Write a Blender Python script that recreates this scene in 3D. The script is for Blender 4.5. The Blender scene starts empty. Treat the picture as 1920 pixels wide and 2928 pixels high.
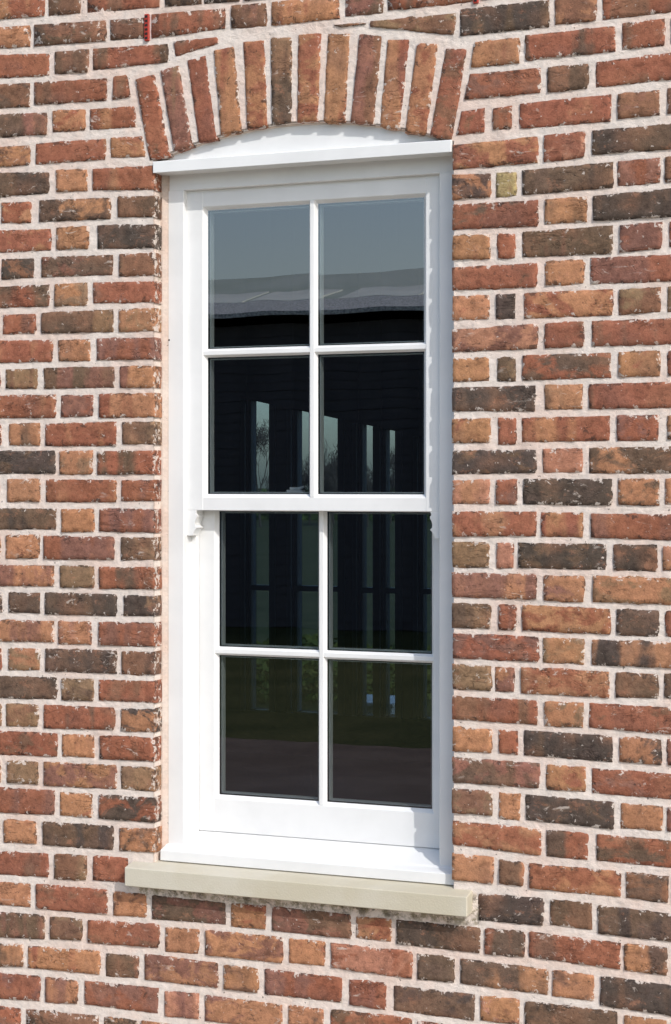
import bpy, bmesh, math, random
import numpy as np
from mathutils import Vector, noise as mnoise

random.seed(7)
scene = bpy.context.scene
COL = scene.collection

# ------------------------------------------------------------------ camera, sky, sun, exposure
PW, PH = 1920.0, 2928.0
THETA = math.radians(21.0)          # angle between the view axis and the wall's normal
FPX = 13105.0 * math.tan(THETA)     # focal length in photo pixels
DIST = FPX / 1168.0                 # metres to the wall along the axis
HOR = 1388.0                        # pixel row of the horizon
EYE = 1.65                          # eye height
CAM = Vector((DIST * math.sin(THETA), -DIST * math.cos(THETA), EYE))
FWD = Vector((-math.sin(THETA), math.cos(THETA), 0)); RGT = Vector((math.cos(THETA), math.sin(THETA), 0))

def at(px, py, d=0.0):
    """point seen at photo pixel (px, py) on the plane y = d (parallel to the wall face)"""
    v = FWD + RGT * ((px - PW / 2) / FPX) + Vector((0, 0, (HOR - py) / FPX))
    return CAM + v * ((d - CAM.y) / v.y)
def X(px, d): return at(px, HOR, d).x
def Z(px, py, d): return at(px, py, d).z

cd = bpy.data.cameras.new('camera'); cam = bpy.data.objects.new('camera', cd); COL.objects.link(cam)
cam.location = CAM
cam.rotation_euler = (math.pi / 2, 0, THETA)
cd.sensor_fit = 'HORIZONTAL'; cd.sensor_width = 36.0; cd.lens = FPX / PW * 36.0
cd.shift_y = (HOR - PH / 2) / PW
cd.clip_start = 0.05; cd.clip_end = 3000
scene.camera = cam

SUN = Vector((1.20, -1.0, 1.25)).normalized()
world = bpy.data.worlds.new('World'); scene.world = world; world.use_nodes = True
wn = world.node_tree.nodes; wn.clear()
sky = wn.new('ShaderNodeTexSky'); sky.sky_type = 'NISHITA'; sky.sun_disc = False
sky.sun_elevation = math.asin(SUN.z); sky.sun_rotation = math.atan2(SUN.x, SUN.y)
sky.air_density = 1.15; sky.dust_density = 1.7; sky.ozone_density = 1.0
bg = wn.new('ShaderNodeBackground'); bg.inputs['Strength'].default_value = 0.15
wo = wn.new('ShaderNodeOutputWorld')
world.node_tree.links.new(sky.outputs[0], bg.inputs[0]); world.node_tree.links.new(bg.outputs[0], wo.inputs[0])
sd = bpy.data.lights.new('sun', 'SUN'); sd.energy = 2.0; sd.angle = math.radians(0.55); sd.color = (1.0, 0.972, 0.935)
so = bpy.data.objects.new('sun', sd); COL.objects.link(so); so.rotation_euler = SUN.to_track_quat('Z', 'Y').to_euler()
so.location = (4, -6, 7)
vs = scene.view_settings
vs.view_transform = 'Standard'; vs.look = 'None'; vs.gamma = 1.0; vs.exposure = 0.43; vs.use_curve_mapping = False
scene.cycles.max_bounces = 10; scene.cycles.transparent_max_bounces = 16

# ------------------------------------------------------------------ measured brick layout (photo crops: offset, scale)
# crop: (x offset, y offset, scale); every row: crop, course, two reference stations (x, top, bottom), bricks x0 x1 tone
CROPS = {'L1':(0,0,3.122),'L2':(0,500,3.122),'L3':(0,1000,3.122),'L4':(0,1500,3.122),'L5':(0,2000,3.122),'L6':(0,2428,3.122),
 'R1':(1280,0,2.439),'R2':(1280,500,2.439),'R3':(1280,1000,2.439),'R4':(1280,1500,2.439),'R5':(1280,2000,2.439),'R6':(1280,2428,2.439),
 'T1':(300,0,2.6017),'T2':(800,0,2.6017),'B1':(300,2428,2.6017),'B2':(800,2428,2.6017)}
ROWS = [
('L1',0,0,-30,165,1425,-140,58,'-250 395 RO;435 715 B;778 1425 RB;1475 1800 D;1822 2140 D'),
('L1',1,0,240,430,945,178,358,'-330 265 O;305 945 DB6;985 1292 B'),
('T1',1,345,105,280,895,60,205,'348 895 RD4'),
('T1',1,940,38,208,1200,22,190,'940 1200 BM'),
('T1',1,1240,12,185,1741,-28,130,'1240 1741 OR'),
('T2',1,490,-60,120,770,-90,92,'490 770 DM'),
('T2',1,805,-90,75,1462,-170,0,'805 1462 RD4'),
('L1',2,0,488,692,435,475,668,'-205 435 RM'),
('L1',2,490,460,652,785,440,640,'490 785 B'),
('L1',2,830,432,620,1495,390,548,'830 1495 RD4'),
('L1',3,0,752,962,260,740,946,'-330 260 BD3'),
('L1',3,305,735,930,948,698,892,'305 948 RB5'),
('L1',4,0,1022,1215,415,1003,1192,'-205 415 MD5'),
('L1',4,470,988,1174,1205,952,1128,'470 760 OR'),
('L1',5,0,1312,1486,262,1296,1466,'-330 262 OB'),
('L1',5,318,1280,1462,1290,1214,1390,'318 940 RT3'),
('L2',6,0,-22,190,430,-20,156,'-205 430 KK'),
('L2',6,500,-45,150,775,-52,138,'500 775 O'),
('L2',6,830,-52,132,1368,-80,126,'830 1368 RO'),
('L2',7,12,246,428,275,240,422,'12 275 RO'),
('L2',7,350,226,416,985,204,386,'-320 -45 D;350 985 DO3'),
('L2',7,1050,192,376,1375,186,370,'1050 1378 DB'),
('L2',8,0,495,690,450,480,668,'-205 450 RO'),
('L2',8,503,472,662,790,456,654,'503 790 O'),
('L2',8,870,450,656,1380,442,646,'870 1382 KK'),
('L2',9,12,750,932,295,746,912,'-330 -40 O;12 295 KB'),
('L2',9,370,734,908,1005,714,888,'370 1005 DM'),
('L2',9,1065,708,902,1375,694,888,'1065 1378 BT'),
('L2',10,0,1000,1182,435,980,1168,'-205 435 RD4'),
('L2',10,485,976,1172,775,960,1162,'485 775 OT'),
('L2',10,830,962,1142,1370,950,1134,'830 1372 RM'),
('L2',11,25,1248,1422,315,1240,1412,'-330 -30 B;25 315 RM5'),
('L2',11,370,1232,1412,1005,1202,1398,'370 1005 DT4'),
('L2',11,1060,1202,1402,1380,1190,1386,'1060 1382 OT'),
('L3',12,0,-80,114,465,-88,102,'-205 465 RO'),
('L3',12,520,-85,100,800,-92,96,'520 800 OT'),
('L3',12,865,-95,92,1375,-110,80,'865 1378 RM5'),
('L3',13,50,176,346,330,166,344,'-330 -5 M;50 330 TT'),
('L3',13,390,164,346,1018,152,334,'390 1018 DM5'),
('L3',13,1070,150,338,1365,150,332,'1070 1368 OM'),
('L3',14,0,410,606,492,404,602,'-205 492 RO'),
('L3',14,543,408,600,828,402,590,'543 828 MM'),
('L3',14,885,398,602,1375,388,594,'885 1378 RO'),
('L3',15,82,666,850,352,652,852,'-330 8 R;82 352 OD3'),
('L3',15,403,664,856,1035,642,856,'403 1035 RO3'),
('L3',15,1090,646,840,1388,644,838,'1090 1390 DT5'),
('L3',16,0,910,1102,485,904,1100,'-205 485 KD'),
('L3',16,530,906,1112,820,904,1106,'530 820 OT'),
('L3',16,870,908,1112,1380,902,1108,'870 1382 DR5'),
('L3',17,62,1156,1356,355,1156,1356,'-330 -15 O;62 355 OD3'),
('L3',17,408,1160,1358,1035,1166,1358,'408 1035 RO3'),
('L3',17,1085,1166,1350,1385,1166,1348,'1085 1388 RM'),
('L3',18,0,1416,1600,500,1424,1604,'-205 500 DK'),
('L3',18,548,1426,1628,835,1424,1622,'548 835 OO'),
('L3',18,885,1424,1620,1370,1428,1630,'885 1372 MR'),
('L4',19,52,100,298,345,100,300,'-330 -5 O;52 345 OO'),
('L4',19,390,106,306,1018,114,310,'390 1018 RM5'),
('L4',19,1080,114,316,1380,120,314,'1080 1384 DT'),
('L4',20,0,362,546,480,370,552,'-205 480 OM'),
('L4',20,535,372,560,832,378,562,'535 832 TT'),
('L4',20,885,380,570,1380,386,574,'885 1384 RD5'),
('L4',21,75,610,786,352,612,792,'-330 15 D;75 352 DD'),
('L4',21,400,608,800,1035,626,816,'400 1035 KD'),
('L4',21,1105,634,812,1385,642,816,'1105 1388 KT'),
('L4',22,0,856,1042,475,866,1046,'-205 475 OM5'),
('L4',22,520,866,1064,812,872,1070,'520 812 OP'),
('L4',22,880,874,1074,1380,884,1084,'880 1384 RM5'),
('L4',23,70,1108,1298,352,1112,1300,'-330 10 R;70 352 TO5'),
('L4',23,405,1110,1308,1037,1132,1330,'405 1037 DK'),
('L4',23,1085,1138,1334,1380,1142,1338,'1085 1384 BD4'),
('L4',24,0,1354,1550,500,1370,1558,'-205 500 DK'),
('L4',24,548,1376,1568,830,1382,1576,'548 830 TD3'),
('L4',24,880,1388,1570,1370,1402,1592,'880 1372 RB4'),
('L5',25,55,42,238,335,50,244,'-330 8 T;55 335 TT'),
('L5',25,390,52,258,1020,80,270,'390 1020 RD4'),
('L5',25,1080,84,282,1380,92,292,'1080 1384 OK5'),
('L5',26,0,284,494,510,308,512,'-205 510 RR'),
('L5',26,553,314,510,835,324,520,'553 835 OO'),
('L5',26,890,326,530,1380,350,556,'890 1384 RR'),
('L5',27,65,550,744,340,564,760,'-330 5 O;65 340 TT'),
('L5',27,390,560,770,1035,594,802,'390 1035 OM5'),
('L5',27,1080,600,800,1380,614,824,'1080 1384 TT'),
('L5',28,0,794,1010,482,820,1032,'-205 482 RM'),
('L5',28,535,832,1036,820,850,1056,'535 820 OO'),
('L5',28,885,854,1064,1370,884,1100,'885 1374 KR'),
('L5',29,35,1080,1276,320,1092,1290,'-330 -15 M;35 320 OO'),
('L5',29,380,1094,1300,1010,1138,1346,'380 1010 DK'),
('L5',29,1065,1150,1352,1385,1162,1370,'1065 1390 OD3'),
('L6',30,0,28,228,430,46,252,'-205 430 RR'),
('L6',30,485,50,266,770,66,280,'485 770 BT'),
('L6',30,830,66,280,1140,84,304,'830 1135 RR'),
('L6',31,0,300,498,268,314,520,'-330 268 OO'),
('L6',31,322,316,530,955,372,586,'322 955 RR'),
('B1',31,65,318,496,305,340,512,'62 305 OB'),
('B1',31,350,348,522,895,406,562,'350 895 DM'),
('B1',31,940,408,578,1195,428,600,'940 1195 OR'),
('B1',31,1245,434,608,1826,492,668,'1245 1826 DM5'),
('B2',31,570,506,660,830,526,692,'570 830 OR'),
('B2',31,870,530,706,1490,590,778,'870 1490 KD'),
('L6',32,0,566,788,395,600,804,'-205 395 DM4'),
('L6',32,445,606,806,728,632,816,'445 728 BT'),
('L6',32,785,642,836,1418,678,884,'785 1418 RR'),
('B1',32,450,584,764,695,602,782,'450 695 OD2'),
('B1',32,750,606,790,1320,664,850,'750 1320 MO5'),
('B2',32,70,670,850,335,692,872,'70 335 OO'),
('B2',32,385,706,882,985,768,966,'385 985 PR'),
('B2',32,1025,780,972,1300,812,996,'1025 1300 DO3'),
('L6',33,0,848,1048,205,856,1052,'-330 205 KO5'),
('L6',33,250,870,1060,890,914,1124,'250 890 RO5'),
('L6',33,945,934,1138,1235,962,1156,'945 1235 DB'),
('B1',33,295,784,974,840,852,1036,'295 840 OM5'),
('B1',33,885,866,1044,1138,892,1072,'885 1138 OB'),
('B1',33,1190,898,1082,1762,964,1144,'1190 1762 RM5'),
('B2',33,520,974,1160,788,1002,1196,'520 788 RM'),
('B2',33,850,1020,1204,1448,1086,1280,'850 1448 DK'),
('L6',34,0,1112,1338,355,1142,1360,'-205 355 RM'),
('L6',34,405,1156,1366,690,1180,1386,'405 690 OM5'),
('L6',34,755,1180,1388,1410,1246,1472,'755 1410 MR5'),
('B1',34,445,1060,1244,695,1080,1266,'445 695 PM'),
('B1',34,745,1090,1280,1320,1164,1352,'745 1320 OM4'),
('B2',34,65,1166,1350,325,1196,1380,'65 325 OK3'),
('B2',34,385,1198,1390,985,1266,1460,'385 985 RD4'),
('B2',34,1025,1284,1480,1640,1362,1560,'1025 1640 RR'),
('L6',35,0,1412,1640,180,1430,1650,'-330 180 RM'),
('L6',35,235,1436,1660,875,1494,1710,'235 875 BD'),
('L6',35,930,1502,1720,1220,1534,1750,'930 1220 DO'),
('L6',35,1265,1538,1750,1890,1610,1830,'1265 1890 OR;1935 2220 O'),
('R1',2,90,64,246,710,-5,182,'90 710 KD'),
('R1',2,755,-20,166,1035,-45,140,'755 1035 BO4'),
('R1',2,1085,-55,132,1720,-125,62,'1085 1720 RB3'),
('R1',3,548,246,416,1172,180,352,'548 1172 RD3'),
('R1',3,1222,162,340,1515,126,312,'1222 1515 RD5'),
('R1',3,1560,120,305,1850,88,272,'1560 1850 R'),
('R1',4,700,468,642,980,440,610,'700 980 BD5'),
('R1',4,1040,432,604,1561,366,548,'1040 1680 RR'),
('R1',5,320,754,900,445,736,892,'320 445 RB'),
('R1',5,505,722,892,1140,656,842,'505 1140 RO3'),
('R1',5,1190,654,826,1480,624,796,'1190 1480 BM'),
('R1',5,1535,614,790,1830,580,760,'1535 1830 B'),
('R1',6,40,1012,1176,630,952,1130,'38 630 OR5'),
('R1',6,675,944,1124,958,916,1090,'675 958 RP'),
('R1',6,1015,910,1072,1561,862,1034,'1015 1660 DK'),
('R2',7,40,-2,168,300,-10,152,'40 300 OK5'),
('R2',7,340,-16,156,480,-22,140,'340 480 YT'),
('R2',7,525,-30,136,1155,-90,84,'525 1155 DK'),
('R2',7,1190,-96,74,1485,-122,52,'1190 1485 MR'),
('R2',7,1520,-126,50,1820,-150,20,'1520 1820 B'),
('R2',8,35,208,376,628,176,354,'35 628 RD3'),
('R2',8,680,170,340,970,150,324,'680 970 DO4'),
('R2',8,1018,148,316,1561,96,286,'1018 1660 KD'),
('R2',9,30,424,588,292,412,580,'30 292 OO'),
('R2',9,355,416,580,470,410,574,'355 470 RP'),
('R2',9,525,398,572,1150,354,546,'525 1150 DB'),
('R2',9,1205,352,536,1495,330,508,'1205 1495 MM'),
('R2',9,1550,326,500,1850,306,480,'1550 1850 R'),
('R2',10,25,650,800,622,616,778,'25 622 RR'),
('R2',10,685,606,768,950,588,752,'685 950 OO'),
('R2',10,1000,580,758,1561,556,738,'1000 1650 MR5'),
('R2',11,22,848,1010,288,838,1000,'22 288 OO'),
('R2',11,340,834,1002,470,828,998,'340 470 KK'),
('R2',11,535,826,998,1152,796,976,'535 1152 OR5'),
('R2',11,1200,800,972,1485,784,952,'1200 1485 BT'),
('R2',11,1540,780,950,1830,764,930,'1540 1830 TT'),
('R2',12,30,1082,1232,628,1040,1208,'30 628 MP5'),
('R2',12,683,1036,1206,950,1022,1194,'683 950 RR'),
('R2',12,1010,1020,1192,1561,1002,1178,'1010 1660 RR'),
('R3',13,28,62,222,288,54,216,'28 288 OO'),
('R3',13,355,58,216,470,48,214,'350 470 DT'),
('R3',13,525,40,212,1138,20,192,'525 1138 DR5'),
('R3',13,1195,16,188,1483,6,180,'1195 1483 OO'),
('R3',13,1540,10,180,1830,0,170,'1540 1830 R'),
('R3',14,25,266,426,612,250,428,'25 612 KD'),
('R3',14,680,246,416,940,240,410,'680 940 OT'),
('R3',14,990,240,410,1561,228,400,'990 1640 RR'),
('R3',15,35,486,646,298,480,646,'35 298 OO'),
('R3',15,355,476,660,480,476,656,'355 480 RR'),
('R3',15,520,476,642,1130,462,632,'520 1130 RO3'),
('R3',15,1185,460,634,1472,456,632,'1185 1472 RM'),
('R3',15,1535,460,625,1830,455,620,'1535 1830 O'),
('R3',16,28,708,866,618,700,856,'28 618 KD'),
('R3',16,668,694,858,942,688,850,'668 942 PP'),
('R3',16,990,684,862,1561,678,856,'990 1640 DO4'),
('R3',17,22,914,1076,292,906,1072,'22 292 OP'),
('R3',17,340,906,1078,483,906,1080,'340 483 RM'),
('R3',17,530,902,1076,1145,906,1084,'530 1145 KK'),
('R3',17,1195,902,1076,1475,902,1082,'1195 1475 DO5'),
('R3',17,1520,900,1078,1820,902,1080,'1520 1820 O'),
('R3',18,25,1132,1300,618,1132,1298,'25 618 OR5'),
('R3',18,655,1134,1304,945,1138,1308,'655 945 OR3'),
('R3',18,1005,1146,1310,1561,1150,1328,'1002 1650 RM'),
('R4',19,20,124,294,288,126,298,'20 288 TT'),
('R4',19,345,128,302,460,132,300,'345 460 PP'),
('R4',19,495,130,300,1105,138,314,'495 1105 KD'),
('R4',19,1160,140,318,1462,142,326,'1160 1462 KB'),
('R4',19,1505,150,318,1800,156,326,'1505 1800 PO'),
('R4',20,25,340,500,618,350,522,'25 618 OM5'),
('R4',20,672,358,528,952,360,540,'672 952 OM'),
('R4',20,1015,360,538,1561,378,556,'1015 1650 OT'),
('R4',21,30,550,716,300,560,722,'30 300 DT'),
('R4',21,360,562,732,480,564,736,'360 480 MR'),
('R4',21,522,562,738,1135,592,764,'522 1135 OR5'),
('R4',21,1180,592,770,1472,602,778,'1180 1472 DD'),
('R4',21,1525,606,778,1820,616,788,'1525 1820 R'),
('R4',22,35,762,930,632,786,958,'35 632 MR5'),
('R4',22,668,792,962,952,800,976,'668 952 OT'),
('R4',22,1008,806,976,1561,826,1000,'1008 1650 OK5'),
('R4',23,32,976,1144,302,990,1158,'32 302 TT'),
('R4',23,335,996,1164,465,1000,1166,'335 465 MO'),
('R4',23,515,998,1176,1128,1030,1208,'515 1128 OR5'),
('R4',23,1175,1034,1206,1468,1044,1210,'1175 1468 DB'),
('R4',23,1515,1042,1212,1810,1054,1225,'1515 1810 D'),
('R5',24,35,-22,136,628,14,178,'35 628 RB4'),
('R5',24,680,16,184,945,26,196,'680 945 OT'),
('R5',24,990,28,196,1561,62,244,'990 1640 RR'),
('R5',25,40,194,358,308,212,374,'40 308 OD4'),
('R5',25,360,218,374,488,222,386,'360 488 RR'),
('R5',25,535,218,390,1150,258,438,'535 1150 KD'),
('R5',25,1200,264,436,1490,284,458,'1200 1490 OK4'),
('R5',25,1540,284,460,1830,305,480,'1540 1830 M'),
('R5',26,45,408,578,640,452,620,'45 640 DM5'),
('R5',26,695,456,630,962,476,644,'695 962 OO'),
('R5',26,1010,482,652,1561,524,696,'1010 1640 RM'),
('R5',27,45,628,792,310,644,810,'45 310 BT'),
('R5',27,362,652,830,505,664,846,'362 505 OR'),
('R5',27,550,668,840,1162,722,908,'550 1162 KD'),
('R5',27,1212,728,900,1500,748,916,'1212 1500 OB'),
('R5',27,1535,752,922,1830,775,945,'1535 1830 M'),
('R5',28,50,852,1012,650,908,1092,'50 650 RO4'),
('R5',28,692,914,1094,978,936,1122,'692 978 DR5'),
('R5',28,1042,942,1124,1561,990,1176,'1042 1660 RD4'),
('R6',29,48,36,216,318,64,246,'48 318 OO'),
('R6',29,362,80,240,528,100,258,'362 528 DO3'),
('R6',29,572,104,274,1205,164,334,'572 1205 OR5'),
('R6',29,1255,166,340,1540,196,376,'1250 1540 BD5'),
('R6',30,220,316,496,668,346,536,'220 668 KD'),
('R6',30,718,354,530,1008,380,564,'718 1008 BD5'),
('R6',30,1052,396,590,1561,456,646,'1052 1700 DK'),
('R6',31,262,558,732,535,578,754,'262 535 RD4'),
('R6',31,570,580,752,1205,664,840,'570 1205 RR'),
('R6',31,1235,666,846,1530,692,884,'1235 1530 OD3'),
('R6',31,1575,705,890,1850,740,925,'1575 1850 R'),
('R6',32,90,766,940,700,846,1020,'90 700 DO4'),
('R6',32,733,850,1026,1020,884,1062,'733 1020 OB'),
('R6',32,1070,890,1090,1561,958,1166,'1070 1700 KD'),
('R6',33,230,1026,1198,500,1052,1222,'230 500 OP'),
('R6',33,545,1066,1236,1185,1142,1326,'545 1185 DK'),
('R6',33,1235,1164,1340,1530,1200,1376,'1235 1530 O'),
]
# four-corner pieces (TL, TR, BR, BL)
QUADS = [
('L1',[(1012,688),(1124,664),(1162,858),(1004,884)],'RR'),
('L1',[(805,972),(1196,948),(1212,1126),(805,1156)],'RO'),
('L1',[(988,1228),(1262,1216),(1300,1392),(988,1402)],'OR'),
('T1',[(510,306),(830,276),(842,316),(528,415)],'RD4'),
('T2',[(405,184),(600,165),(640,172),(460,198)],'OD'),
('T2',[(675,158),(1305,96),(1298,256),(675,190)],'BT'),
('R1',[(190,292),(500,262),(500,434),(166,464)],'OR'),
('R1',[(160,518),(650,470),(646,640),(116,692)],'RM'),
('R1',[(100,776),(256,752),(258,918),(62,938)],'RR'),
]
ARCH = [
('T1',[(228,590),(365,555),(480,1155),(335,1190)],'RR'),
('T1',[(415,525),(545,485),(650,1085),(515,1120)],'MT5'),
('T1',[(613,445),(745,410),(825,1030),(700,1055)],'RR'),
('T1',[(812,375),(955,345),(1012,975),(865,1000)],'OO'),
('T1',[(1030,310),(1180,298),(1205,935),(1062,958)],'RO5'),
('T1',[(1235,280),(1385,275),(1385,905),(1245,925)],'DT4'),
('T2',[(140,255),(303,248),(280,900),(133,905)],'RO4'),
('T2',[(360,250),(518,250),(485,900),(330,905)],'OR3'),
('T2',[(595,255),(755,265),(695,920),(530,908)],'MB5'),
('T2',[(805,295),(960,290),(890,950),(745,940)],'RO4'),
('T2',[(1025,320),(1175,325),(1085,1000),(935,982)],'OR3'),
('T2',[(1240,360),(1390,360),(1280,1035),(1120,1008)],'BR5'),
]

# ------------------------------------------------------------------ helpers
def lin(c):
    return tuple(((v / 255) / 12.92 if v / 255 <= 0.04045 else ((v / 255 + 0.055) / 1.055) ** 2.4) for v in c)

def tag(o, label=None, cat=None, group=None, kind=None):
    if label: o['label'] = label
    if cat: o['category'] = cat
    if group: o['group'] = group
    if kind: o['kind'] = kind
    return o

def thing(name, loc, label, cat, group=None):
    o = bpy.data.objects.new(name, None); COL.objects.link(o); o.location = loc
    o.empty_display_size = 0.1
    return tag(o, label, cat, group)

WORLD_LOC = {}
def link(name, me, mat, parent=None, loc=(0, 0, 0)):
    """link a mesh whose vertices are given in world space minus loc; parents only ever translate"""
    o = bpy.data.objects.new(name, me); COL.objects.link(o)
    if mat: me.materials.append(mat)
    loc = Vector(loc)
    WORLD_LOC[o] = loc
    if parent:
        o.parent = parent
        pl = WORLD_LOC.get(parent)
        if pl is None: pl = Vector(parent.location)
        o.location = loc - pl
    else:
        o.location = loc
    return o

def mesh_from(verts, faces, smooth=False, centre=True):
    v = np.array(verts, float)
    c = (v.min(0) + v.max(0)) / 2 if centre else np.zeros(3)
    me = bpy.data.meshes.new('m'); me.from_pydata((v - c).tolist(), [], faces); me.update()
    if smooth: me.polygons.foreach_set('use_smooth', [True] * len(me.polygons))
    return me, c

def fix_normals(me, bevel=0.0, seg=1):
    bm = bmesh.new(); bm.from_mesh(me)
    bmesh.ops.recalc_face_normals(bm, faces=bm.faces)
    if bevel:
        bmesh.ops.bevel(bm, geom=[e for e in bm.edges if len(e.link_faces) == 2 and e.calc_face_angle() > 0.3], offset=bevel, segments=seg, affect='EDGES', profile=0.5)
    bm.to_mesh(me); bm.free(); me.update()

def solid(name, verts, faces, mat, parent=None, bevel=0.0, smooth=False, seg=1):
    me, c = mesh_from(verts, faces, smooth); fix_normals(me, bevel, seg)
    return link(name, me, mat, parent, c)

def box(name, x0, x1, y0, y1, z0, z1, mat, parent=None, bevel=0.0):
    v = [(x, y, z) for x in (x0, x1) for y in (y0, y1) for z in (z0, z1)]
    f = [(0, 1, 3, 2), (4, 6, 7, 5), (0, 4, 5, 1), (2, 3, 7, 6), (0, 2, 6, 4), (1, 5, 7, 3)]
    return solid(name, v, f, mat, parent, bevel)

def prism(name, prof, axis, a, b, mat, parent=None, bevel=0.0, smooth=False):
    """profile swept from a to b. axis 'x': profile is (y, z); axis 'z': profile is (x, y); axis 'y': profile is (x, z)"""
    n = len(prof); v = []
    for t in (a, b):
        for p, q in prof:
            v.append({'x': (t, p, q), 'z': (p, q, t), 'y': (p, t, q)}[axis])
    f = [tuple(range(n)), tuple(range(2 * n - 1, n - 1, -1))] + [(i, (i + 1) % n, n + (i + 1) % n, n + i) for i in range(n)]
    return solid(name, v, f, mat, parent, bevel, smooth)

# ------------------------------------------------------------------ materials
def new_mat(name):
    m = bpy.data.materials.new(name); m.use_nodes = True
    nt = m.node_tree; bs = nt.nodes['Principled BSDF']
    return m, nt, bs

class N:
    def __init__(s, nt): s.nt = nt
    def __call__(s, typ, **kw):
        n = s.nt.nodes.new(typ)
        ins = kw.pop('ins', {})
        for k, v in kw.items(): setattr(n, k, v)
        for k, v in ins.items():
            if isinstance(v, bpy.types.NodeSocket): s.nt.links.new(v, n.inputs[k])
            else: n.inputs[k].default_value = v
        return n
    def math(s, op, a, b=0.0, c=0.0, clamp=False):
        n = s.nt.nodes.new('ShaderNodeMath'); n.operation = op; n.use_clamp = clamp
        for i, v in enumerate((a, b, c)):
            if isinstance(v, bpy.types.NodeSocket): s.nt.links.new(v, n.inputs[i])
            else: n.inputs[i].default_value = v
        return n.outputs[0]
    def mix(s, f, a, b, blend='MIX'):
        n = s.nt.nodes.new('ShaderNodeMix'); n.data_type = 'RGBA'; n.blend_type = blend; n.clamp_factor = True
        for i, v in ((0, f), (6, a), (7, b)):
            if isinstance(v, bpy.types.NodeSocket): s.nt.links.new(v, n.inputs[i])
            else: n.inputs[i].default_value = v if i == 0 else (*v[:3], 1)
        return n.outputs[2]
    def noise(s, vec, scale, detail=3, rough=0.55, dist=0.0):
        n = s('ShaderNodeTexNoise', ins={'Vector': vec, 'Scale': scale, 'Detail': detail, 'Roughness': rough, 'Distortion': dist})
        return n.outputs['Fac']
    def smooth(s, v, lo, hi):
        n = s('ShaderNodeMapRange', interpolation_type='SMOOTHSTEP')
        for i, q in ((0, v), (1, lo), (2, hi)):
            if isinstance(q, bpy.types.NodeSocket): s.nt.links.new(q, n.inputs[i])
            else: n.inputs[i].default_value = q
        return n.outputs[0]
    def scalevec(s, v, sx, sy, sz):
        return s('ShaderNodeVectorMath', operation='MULTIPLY', ins={0: v, 1: (sx, sy, sz)}).outputs[0]
    def bump(s, h, strength, dist, normal=None):
        n = s('ShaderNodeBump', ins={'Height': h, 'Strength': strength, 'Distance': dist})
        if normal: s.nt.links.new(normal, n.inputs['Normal'])
        return n.outputs[0]

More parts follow.
